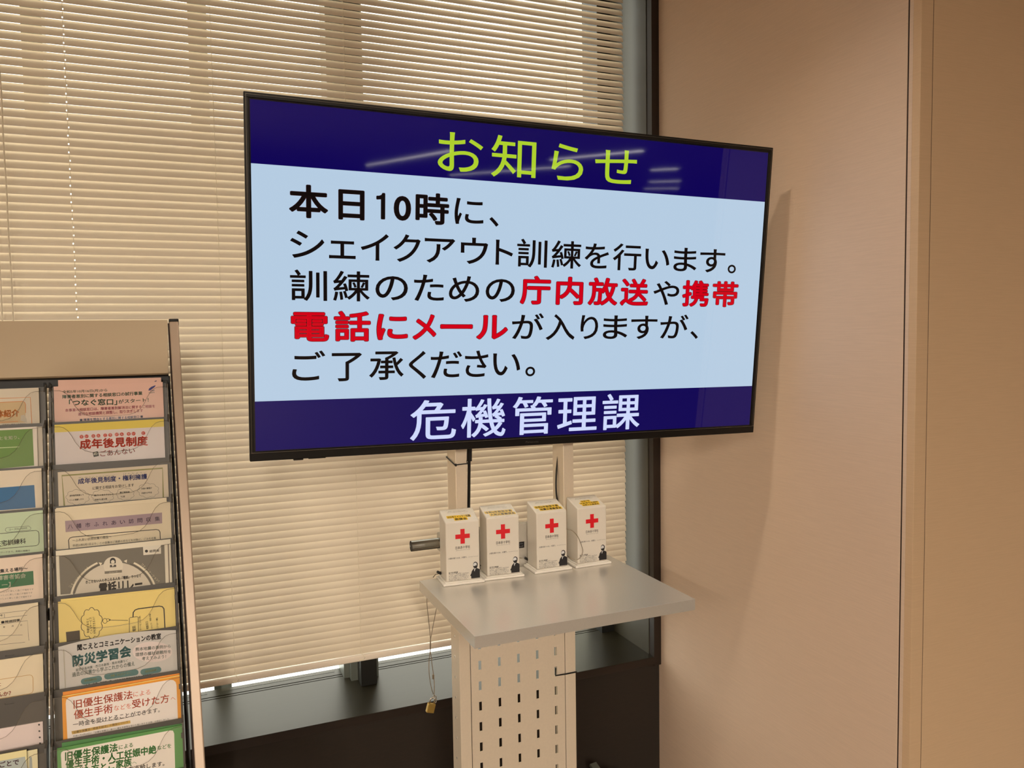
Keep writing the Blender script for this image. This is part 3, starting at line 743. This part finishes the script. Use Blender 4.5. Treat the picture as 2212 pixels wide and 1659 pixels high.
# r1
e, P = leaflet(0, C1, (252, 222), (1840, 182), paper((232, 182, 150)), 'back pink leaflet standing higher in the top right pocket', GL, .001, .004)
P.poly([(1730, 245), (1755, 232), (1776, 226), (1765, 245)], NV); P.build('print', e)
e, P = leaflet(0, C1, (183, 322), (1865, 250), paper((234, 184, 152)), 'pink leaflet with green and crimson text in the top right pocket', GL, .002)
P.text('令和5年10月16日(月)から', (320, 427), (1012, 398), 42, DG, .02)
P.text('障害者差別に関する相談窓口の試行事業', (320, 508), (1553, 450), 54, DG, .03)
P.text('「つなぐ窓口」', (420, 620), (1165, 602), 92, DG, .03); P.text('がスタート！', (1185, 587), (1650, 556), 62, DG, .02)
P.text('本事業の相談窓口は、障害者差別解消法に関するご相談を', (362, 712), (1748, 645), 46, CR, .02)
P.text('適切な相談機関と調整し、取り次ぎします', (562, 772), (1562, 714), 48, CR, .02)
P.text('■ 障害を理由とする差別に関する相談窓口 ■', (590, 857), (1560, 802), 38, NV, .03)
P.poly([(1645, 385), (1655, 352), (1690, 325), (1757, 300), (1745, 325), (1705, 358), (1680, 378)], ink((40, 44, 110)))
P.poly([(1660, 386), (1700, 384), (1745, 368), (1735, 382), (1700, 392)], ink((40, 70, 90))); P.text('内閣府', (1648, 430), (1742, 422), 24, GY); P.build('print', e)
# r2
e, P = leaflet(1, C1, (198, 912), (1882, 818), paper((222, 204, 184)), 'white leaflet with yellow top band and bold red heading, second pocket down', GL, .003)
P.poly([(198, 1030), (1885, 938), (1882, 818), (198, 912)], ink((226, 196, 72)))
for k, (x, y) in enumerate(((615, 1095), (692, 1089), (797, 1083), (875, 1078), (980, 1073), (1057, 1068), (1157, 1060), (1235, 1056), (1342, 1051), (1417, 1047), (1567, 1039))):
    P.disc((x, y), 30, 28, ink((196, 60, 38))); P.text('せいねんこうけんせいど'[k], (x-17, y+16), (x+17, y+15), 34, ink((236, 214, 194)), .02)
P.text('成年後見制度', (583, 1290), (1645, 1228), 148, ink((238, 226, 212)), .075); P.text('成年後見制度', (585, 1286), (1640, 1226), 140, ink((216, 62, 24)), .04)
P.poly([(803, 1407), (885, 1390), (865, 1318), (787, 1335)], ink((36, 34, 24))); P.text('の', (806, 1385), (864, 1374), 46, ink((236, 232, 200)), .03)
P.text('ごあんない', (905, 1402), (1440, 1350), 88, ink((150, 48, 36)), .015)
P.build('print', e)
# r3
e, P = leaflet(2, C2, (247, 215), (1940, 92), paper((212, 190, 152)), 'cream leaflet with olive border and blue heading above small cloud drawings', GL, .003)
P.line([(352, 760), (312, 268), (1862, 152), (1876, 640)], 22, ink((140, 132, 72)))
NB2 = ink((42, 50, 112))
P.text('成年後見制度・権利擁護', (560, 398), (1628, 318), 80, NB2, .03)
P.text('せいねんこうけんせいど', (565, 312), (1130, 273), 20, GY); P.text('けんりようご', (1260, 252), (1622, 228), 20, GY)
P.text('に関する相談をお受けします', (785, 487), (1422, 435), 48, BK, .01)
for x0, x1, y0, y1 in ((370, 742, 478, 720), (765, 1118, 480, 690), (1148, 1430, 452, 650), (1475, 1812, 380, 612)): P.cloud(x0, x1, y0, y1, GY, 4)
for s_, a, c in (('成年後見制度って', (430, 592), (650, 575)), ('どこに相談したら', (430, 660), (650, 640)), ('障がいのある子どもの', (810, 588), (1100, 566)), ('将来が心配な時', (815, 655), (1010, 638)), ('親が認知症', (1205, 542), (1355, 532)), ('で心配', (1215, 606), (1285, 600)), ('お金の管理が', (1538, 482), (1700, 470)), ('手続きが不安', (1538, 552), (1700, 540))):
    P.text(s_, a, c, 26, BK, .03, 1)
P.build('print', e)
# r4
e, P = leaflet(3, C2, (222, 768), (1925, 605), paper((224, 202, 158)), 'back cream leaflet peeping over the purple band leaflet', GL, .001, .003)
e, P = leaflet(3, C2, (205, 785), (1983, 668), paper((222, 200, 156)), 'cream leaflet with a purple band and widely spaced lettering', GL, .002)
P.poly([(370, 1138), (1858, 1002), (1855, 835), (360, 966)], ink((160, 132, 132)))
for k, ch_ in enumerate('八幡市ふれあい訪問収集'):
    t = k/10; x = 405+t*(1745-405); y = 1090-t*(1090-970); P.text(ch_, (x, y), (x+76, y-7), 68, ink((62, 40, 66)), .01)
P.line([(424, 1400), (414, 1262), (436, 1228), (480, 1214), (1100, 1155), (1765, 1097), (1806, 1106), (1824, 1140), (1830, 1260)], 11, BK)
P.text('～ふれあい訪問収集の趣旨～', (475, 1292), (1078, 1228), 42, GY, .01); P.text('平成20年5月1日より、この収集はご高齢の方などを対象に、ごみを収集', (478, 1366), (1765, 1246), 36, GY, .01, 1)
P.build('print', e)
# r5
e, P = leaflet(4, C2, (217, 1430), (1985, 1245), paper((226, 208, 170)), 'dark grey leaflet with a big pale circle and curved arrows', GL, .003)
P.crop = C3; P.k *= 7.135/6.913
P.poly([(282, 930), (258, 350), (1832, 184), (1852, 800)], ink((112, 102, 84)))
P.line([(1890, 175), (1908, 760)], 14, ink((104, 84, 66)))
P.poly([(1520, 340), (1783, 318), (1780, 188), (1513, 213)], paper((220, 204, 170)))
P.text('総務省', (1610, 302), (1760, 286), 38, BK, .02, 1); P.disc((1565, 280), 24, 22, BK, 10)
cx_, cy_, rx_, ry_ = 1075, 1010, 590, 560
def arc(r, t0, t1, n=14): return [(cx_+rx_*r*math.cos(math.radians(t0+(t1-t0)*k/n)), cy_-ry_*r*math.sin(math.radians(t0+(t1-t0)*k/n))-.055*(rx_*math.cos(math.radians(t0+(t1-t0)*k/n)))) for k in range(n+1)]
PAL = paper((206, 188, 154)); P.poly(arc(1, 180, 0, 24), PAL)
P.line(arc(1.03, 178, 106), 14, ink((88, 78, 62))); P.line(arc(1.09, 178, 112), 26, ink((222, 204, 170))); P.line(arc(1.09, 62, 2), 26, ink((222, 204, 170))); P.line(arc(1.03, 66, 2), 14, ink((88, 78, 62)))
P.poly([(905, 455), (850, 448), (880, 500)], ink((222, 204, 170))); P.poly([(1225, 428), (1275, 405), (1270, 455)], ink((222, 204, 170)))
P.disc((1070, 500), 145, 138, paper((216, 198, 162)), 28)
P.disc((1063, 425), 44, 46, BK); P.poly([(1020, 465), (1020, 425), (1106, 425), (1106, 462)], BK); P.disc((1063, 440), 28, 28, paper((216, 198, 162)))
P.poly([(1018, 522), (1020, 488), (1045, 482), (1062, 515), (1085, 480), (1112, 484), (1114, 516)], ink((80, 72, 60)))
P.poly([(942, 620), (1200, 598), (1198, 560), (940, 582)], ink((120, 108, 88))); P.text('オペレータ', (1010, 608), (1130, 598), 20, paper((206, 188, 154)), 0, 1)
P.text('きこえない人ときこえる人を「電話」でつなぐ', (658, 768), (1485, 668), 44, BK, .035)
P.text('電話リレー', (862, 935), (1508, 848), 165, BK, .04)
P.text('コミュニケーション！', (430, 830), (705, 535), 36, ink((222, 206, 170)), .02, 1); P.text('コミュニケーション！', (1478, 485), (1735, 745), 36, ink((222, 206, 170)), .02, 1)
P.build('print', e)
# r6
e, P = leaflet(5, C3, (285, 1000), (1978, 822), paper((232, 202, 112)), 'back yellow sheet just above the front yellow leaflet', GL, .001, .003)
e, P = leaflet(5, C3, (243, 1040), (1982, 830), paper((230, 198, 108)), 'yellow leaflet with a thought cloud drawing and black outlined box', GL, .002)
P.cloud(582, 912, 1120, 1590, BK, 8, 10)
P.disc((945, 1322), 36, 40, BK); P.disc((945, 1322), 29, 33, paper((230, 198, 108))); P.disc((990, 1308), 24, 24, BK); P.disc((990, 1308), 18, 18, paper((230, 198, 108))); P.disc((1018, 1307), 12, 12, BK)
P.line([(1032, 1311), (1290, 1314)], 7, BK)
P.line([(1364, 1266), (1368, 1195), (1395, 1160), (1440, 1142), (1755, 1101), (1800, 1108), (1826, 1140), (1842, 1440)], 15, BK)
P.line([(1310, 1520), (1308, 1285), (1322, 1272), (1425, 1258), (1442, 1268), (1446, 1500)], 7, BK)
for s_, a, c, h in (('年齢があると', (715, 1500), (705, 1282), 34), ('どんなサービス', (760, 1510), (748, 1265), 34), ('が利用できるの？', (812, 1510), (796, 1258), 34), ('電話', (1410, 1470), (1400, 1392), 46), ('サービスの例', (1495, 1460), (1480, 1250), 26), ('相談窓口', (1600, 1440), (1588, 1325), 34), ('利用の手順', (1640, 1320), (1632, 1212), 26), ('ステップ1', (1660, 1440), (1650, 1350), 24), ('(フロー図)', (1745, 1430), (1732, 1270), 24)):
    P.text(s_, a, c, h, BK, .01, 1)
P.poly([(372, 1640), (372, 1606), (362, 1488), (568, 1462), (574, 1580), (576, 1640)], ink((58, 44, 24)))
P.build('print', e)
# r7
e, P = leaflet(6, C4, (240, 388), (1945, 143), paper((196, 184, 162)), 'grey white leaflet with curved top edge and large teal characters', GL, .002, bulge=.0085)
TE = ink((72, 112, 104)); TG = ink((112, 120, 106))
P.text('聞こえとコミュニケーションの教室', (515, 440), (1730, 268), 82, BK, .04)
P.text('防災学習会', (448, 672), (1300, 518), 148, TE, .05)
P.disc((1602, 456), 288, 148, paper((214, 192, 170)), 28)
P.text('熊本地震の事例から', (1358, 447), (1865, 400), 50, TG, .02); P.text('理想の福祉避難所を', (1356, 524), (1872, 476), 50, TG, .02); P.text('考えてみよう！', (1450, 582), (1800, 548), 50, TG, .02)
P.text('能登半島地震・西日本豪雨・熊本地震など…', (498, 740), (1290, 592), 38, TG, .01, 1); P.text('過去の災害から学ぶこれからの備え', (442, 822), (1348, 655), 60, TG, .02)
for a, c in (((610, 886), (832, 845)), ((948, 812), (1360, 752)), ((1472, 748), (1690, 712))):
    P.line([a, c], 84, TE); P.disc(a, 42, 42, TE); P.disc(c, 42, 42, TE)
OL = ink((128, 132, 70))
P.text('防災講演会', (622, 893), (800, 860), 30, OL, .02, 1); P.text('体験・まなびコーナー', (1000, 820), (1290, 775), 30, OL, .02, 1); P.text('個別相談会', (1500, 758), (1665, 730), 30, OL, .02, 1)
P.text('とき　会場　市役所一階　どなたでも参加できます　参加無料', (640, 948), (1590, 800), 26, BK, .02, 1)
P.line([(318, 420), (345, 1000)], 12, ink((176, 164, 140)))
P.build('print', e)
# r8
e, P = leaflet(7, C4, (305, 1040), (2005, 765), paper((224, 138, 48)), 'back orange booklet showing as a thin strip behind the orange one', GL, .0015, .006)
e, P = leaflet(7, C4, (293, 1100), (2007, 790), paper((230, 146, 30)), 'orange booklet with rounded white field and brick red heading', GL, .004)
P.line([(303, 1103), (2003, 797)], 10, ink((250, 205, 120)))
P.crop = C5; P.k *= 6.703/6.506
P.poly([(365, 1050), (338, 520), (345, 470), (375, 437), (430, 424), (1800, 184), (1850, 190), (1882, 215), (1895, 260), (1918, 800)], paper((236, 216, 190)))
RB = ink((212, 84, 42)); P.text('旧優生保護法', (450, 592), (1280, 448), 112, RB, .015); P.text('による', (1290, 430), (1528, 392), 74, RB)
P.text('優生手術', (455, 742), (1000, 642), 114, RB, .015); P.text('などを', (1018, 625), (1258, 584), 72, RB); P.text('受けた方', (1270, 588), (1792, 500), 112, RB, .015); P.text('へ', (1815, 482), (1882, 472), 60, RB)
P.text('一時金を受けとることができます。', (440, 852), (1660, 640), 66, BK, .01)
P.poly([(428, 952), (1250, 795), (1245, 755), (418, 908)], ink((206, 160, 70)))
P.text('「旧優生保護法一時金支給法」の趣旨について', (432, 945), (1215, 792), 32, ink((120, 88, 40)), .02, 1); P.text('平成31年4月24日に「旧優生保護法に基づく優生手術等を受けた者に対する法律」が成立しました。', (440, 992), (1805, 745), 24, GY, .01, 1)
P.build('print', e)
# r9
e, P = leaflet(8, C5, (283, 1072), (1972, 800), paper((74, 122, 60)), 'back green booklet showing as a strip behind the green one', GL, .0015, .007)
e, P = leaflet(8, C5, (215, 1155), (1975, 822), paper((88, 140, 66)), 'green booklet with rounded white field and bold green heading', GL, .004)
P.poly([(290, 1600), (270, 1240), (276, 1205), (305, 1185), (1800, 897), (1845, 900), (1862, 940), (1880, 1560)], paper((232, 214, 184)))
G2 = ink((72, 132, 62)); P.text('旧優生保護法', (328, 1322), (1070, 1188), 108, G2, .04); P.text('による', (1085, 1168), (1284, 1128), 60, G2, .02)
P.text('優生手術・人工妊娠中絶', (335, 1440), (1612, 1215), 108, G2, .04); P.text('などを', (1625, 1176), (1822, 1140), 60, G2, .02)
P.text('受けた方とご家族', (345, 1555), (1265, 1392), 104, G2, .04); P.text('へ', (1272, 1378), (1338, 1366), 44, G2)
P.text('に一時金を支給します。', (900, 1530), (1725, 1392), 66, BK, .02)
P.build('print', e)
# left column
W4 = .21
OR = ink((206, 122, 48))
e, P = leaflet(0, C6, None, (462, 207), paper((214, 194, 158)), 'cream leaflet with orange border, top pocket of the left column', GLL, .003, wfix=W4)
P.line([(-500, 380), (0, 336), (362, 322), (385, 700)], 7, OR); P.poly([(-500, 660), (305, 622), (305, 410), (295, 382), (268, 370), (-500, 410)], ink((200, 168, 118)))
P.line([(-500, 410), (268, 370), (295, 382), (306, 410), (306, 510)], 7, OR); P.line([(-500, 650), (215, 610)], 7, OR)
P.text('団体紹介', (-140, 572), (232, 548), 82, ink((204, 118, 40)), .05); P.poly([(245, 600), (250, 540), (290, 530), (318, 580), (320, 625)], ink((192, 176, 148)))
P.text('京都府八幡市の各種団体', (30, 660), (310, 650), 18, GY, .01, 1); P.build('print', e)
e, P = leaflet(1, C6, None, (505, 672), paper((206, 188, 156)), 'back sheet sticking out right of the green leaflet', GLL, .001, .004, wfix=W4)
e, P = leaflet(1, C6, None, (440, 672), paper((226, 208, 178)), 'white bordered green leaflet with a pale line, left column', GLL, .003, wfix=W4)
P.poly([(-600, 1230), (408, 1138), (388, 698), (-600, 745)], ink((98, 132, 48))); P.text('ことを知り、', (-62, 838), (232, 822), 44, ink((222, 214, 176)), .02); P.line([(-400, 950), (228, 914)], 7, ink((214, 216, 160)))
P.build('print', e)
e, P = leaflet(2, C6, None, (495, 1168), paper((224, 202, 164)), 'cream leaflet with a plain blue panel, left column', GLL, .003, wfix=W4)
P.poly([(-600, 1720), (425, 1640), (410, 1370), (-600, 1450)], ink((34, 98, 138))); P.build('print', e)
e, P = leaflet(3, C7, None, (512, 122), paper((190, 200, 152)), 'pale green leaflet with dark rounded frame, left column', GLL, .004, wfix=W4)
P.line([(-600, 460), (0, 402), (430, 364), (456, 376), (465, 400), (468, 505), (455, 535), (430, 546), (0, 584), (-600, 640)], 6, BK)
P.line([(80, 332), (345, 312), (368, 330), (366, 352), (345, 362), (85, 384), (64, 365), (66, 345), (80, 332)], 4, GY)
P.text('コースNo.02005', (105, 368), (325, 345), 24, GY, .02, 1); P.text('在宅訓練科', (-60, 556), (310, 520), 62, BK, .02); P.text('お問い合わせはハローワークまで、気軽に相談を', (-300, 660), (360, 612), 20, GY, .01, 1); P.build('print', e)
e, P = leaflet(4, C7, None, (505, 645), paper((228, 200, 164)), 'peach leaflet with a dark green banner, left column', GLL, .004, wfix=W4)
P.text('気軽に集える場所～', (-170, 892), (332, 838), 44, BK, .03); P.poly([(-600, 1135), (405, 1010), (397, 848), (-600, 955)], ink((30, 100, 52)))
P.text('八幡市障害者協会', (-240, 985), (308, 930), 54, ink((222, 214, 180)), .02); P.text('【サロン ー】', (-300, 1075), (128, 1035), 54, ink((222, 214, 180)), .02)
for k in range(3): P.text('いろいろな活動でいっしょに楽しく過ごす場所です', (-250, 1130+k*42), (400-k*12, 1078+k*42), 22, GY, 0, 1)
P.build('print', e)
e, P = leaflet(5, C7, None, (455, 1225), paper((218, 196, 152)), 'cream form with thin ruled table lines, left column', GLL, .003, wfix=W4)
for L_ in ([(-400, 1405), (320, 1318), (324, 1378), (-400, 1460)], [(52, 1360), (56, 1408)], [(-400, 1545), (328, 1442), (345, 1680)], [(-300, 1640), (270, 1612)], [(-300, 1760), (300, 1700)]): P.line(L_, 4, GY)
P.text('番号', (-30, 1398), (32, 1390), 24, BK, .02, 1); P.text('書発送回答', (12, 1478), (242, 1448), 28, BK, .04, 1); P.text('年　　　月　　　日', (38, 1530), (262, 1502), 18, BK, .02, 1); P.build('print', e)
e, P = leaflet(6, C8, None, (512, 290), paper((228, 204, 158)), 'cream leaflet with a thin orange rounded frame, left column', GLL, .003, wfix=W4)
P.line([(-500, 645), (0, 598), (355, 543), (382, 552), (396, 580), (398, 728), (385, 755), (355, 768), (0, 828), (-500, 900)], 6, ink((190, 140, 70)))
P.text('のために', (-150, 700), (12, 678), 42, ink((170, 62, 36)), .03); P.text('ませんか？', (-150, 826), (132, 786), 52, ink((160, 66, 40)), .04); P.build('print', e)
e, P = leaflet(7, C8, None, (512, 1100), paper((226, 200, 178)), 'short pinkish white sheet with punched dots sitting low in its pocket', GLL, .003, wfix=W4)
for x, y in ((468, 1140), (472, 1217), (477, 1292), (480, 1363)): P.disc((x, y), 12, 11, BK, 12)
P.build('print', e)
e, P = leaflet(8, C8, None, (448, 1432), paper((222, 204, 150)), 'back cream leaflet leaning right in the bottom left pocket', GLL, .001, .004, wfix=W4)
P.poly([(350, 1700), (352, 1520), (382, 1530), (392, 1700)], ink((160, 160, 146))); P.build('print', e)
e, P = leaflet(8, C8, None, (318, 1440), paper((226, 206, 140)), 'front yellowish leaflet with a bluish picture in the bottom left pocket', GLL, .002, wfix=W4)
P.poly([(-400, 1900), (355, 1800), (300, 1522), (20, 1572), (-400, 1640)], ink((170, 172, 158))); P.text('ひとりごとで', (-260, 1702), (228, 1618), 66, ink((70, 26, 40)), .03); P.build('print', e)
LI = [Yr(9)]
# the lowest pocket on each side is out of view but holds a leaflet too
for i, (x0, lab, g, c) in enumerate(((-.245, 'plain leaflet below the green booklet', GL, (210, 200, 180)), (-.48, 'plain leaflet in the lowest left pocket', GLL, (200, 190, 160)))): pass

# ================================================================== CEILING LAMPS (seen as streaks on the screen)
def lamp(x, y0, y1, lab, grp='long ceiling lights', m=None, hw=.04):
    e = tag(empty('ceiling_lamp', (x, (y0+y1)/2, CEIL)), lab, 'ceiling light', grp)
    b = B(); box(b, x-.08, x+.08, y0-.02, y1+.02, CEIL-.03, CEIL-.0005, .004, 1); obj('lamp_body', b, M_lampw, e)
    b = B(); box(b, x-hw, x+hw, y0, y1, CEIL-.036, CEIL-.0305); obj('diffuser', b, m or M_lamp, e)
L0 = 'long ceiling light, seen only as a pale streak on the television'
for x, ys in ((-2.6, (-8.4, -4.7)), (-.6, (-8.4, -5.0))):
    for y in ys: lamp(x, y, y+2.4, 'long ceiling light overhead, outside the photograph')
dx_, dy_ = .62, 1.25
e = tag(empty('downlight', (dx_, dy_, CEIL)), 'small round ceiling downlight above the television, out of the photograph', 'ceiling light')
b = B(); n_ = 32; rg = []
for r_, z_ in ((.064, CEIL-.0005), (.064, CEIL-.056), (.060, CEIL-.056), (.060, CEIL-.0005)):
    rg.append([b.verts.new((dx_+r_*math.cos(2*math.pi*k/n_), dy_+r_*math.sin(2*math.pi*k/n_), z_)) for k in range(n_)])
for a_, c_ in zip(rg[:-1], rg[1:]):
    for k in range(n_): b.faces.new((a_[k], a_[(k+1) % n_], c_[(k+1) % n_], c_[k]))
obj('cutoff_can', b, M_tvd, e)  # unseen rim, added to cut off the downlight's high-angle light
b = B(); pr = [(dx_+.045*math.cos(t), dy_+.045*math.sin(t), CEIL-.0068) for t in [2*math.pi*k/24 for k in range(24)]]; prism(b, pr, Vector((0, 0, 1)), .002); obj('diffuser', b, M_down, e)
for x, y0, y1 in ((3.7, -16.2, -9.2), (5.6, -9.6, -6.5), (6.6, -19, -11), (8.05, -10.4, -9.5), (10.85, -15.2, -13.8), (13.6, -20.2, -18.2)):
    lamp(x, y0, y1, L0, 'far ceiling lights', M_lamp2, .022)

# ------------------------------------------------------------------ lift everything to floor level zero
bpy.context.view_layer.update()
for o in list(S.objects):
    if o.parent is None and o is not cam:
        m = o.matrix_basis.copy(); m.translation.z += EYE; o.matrix_basis = m
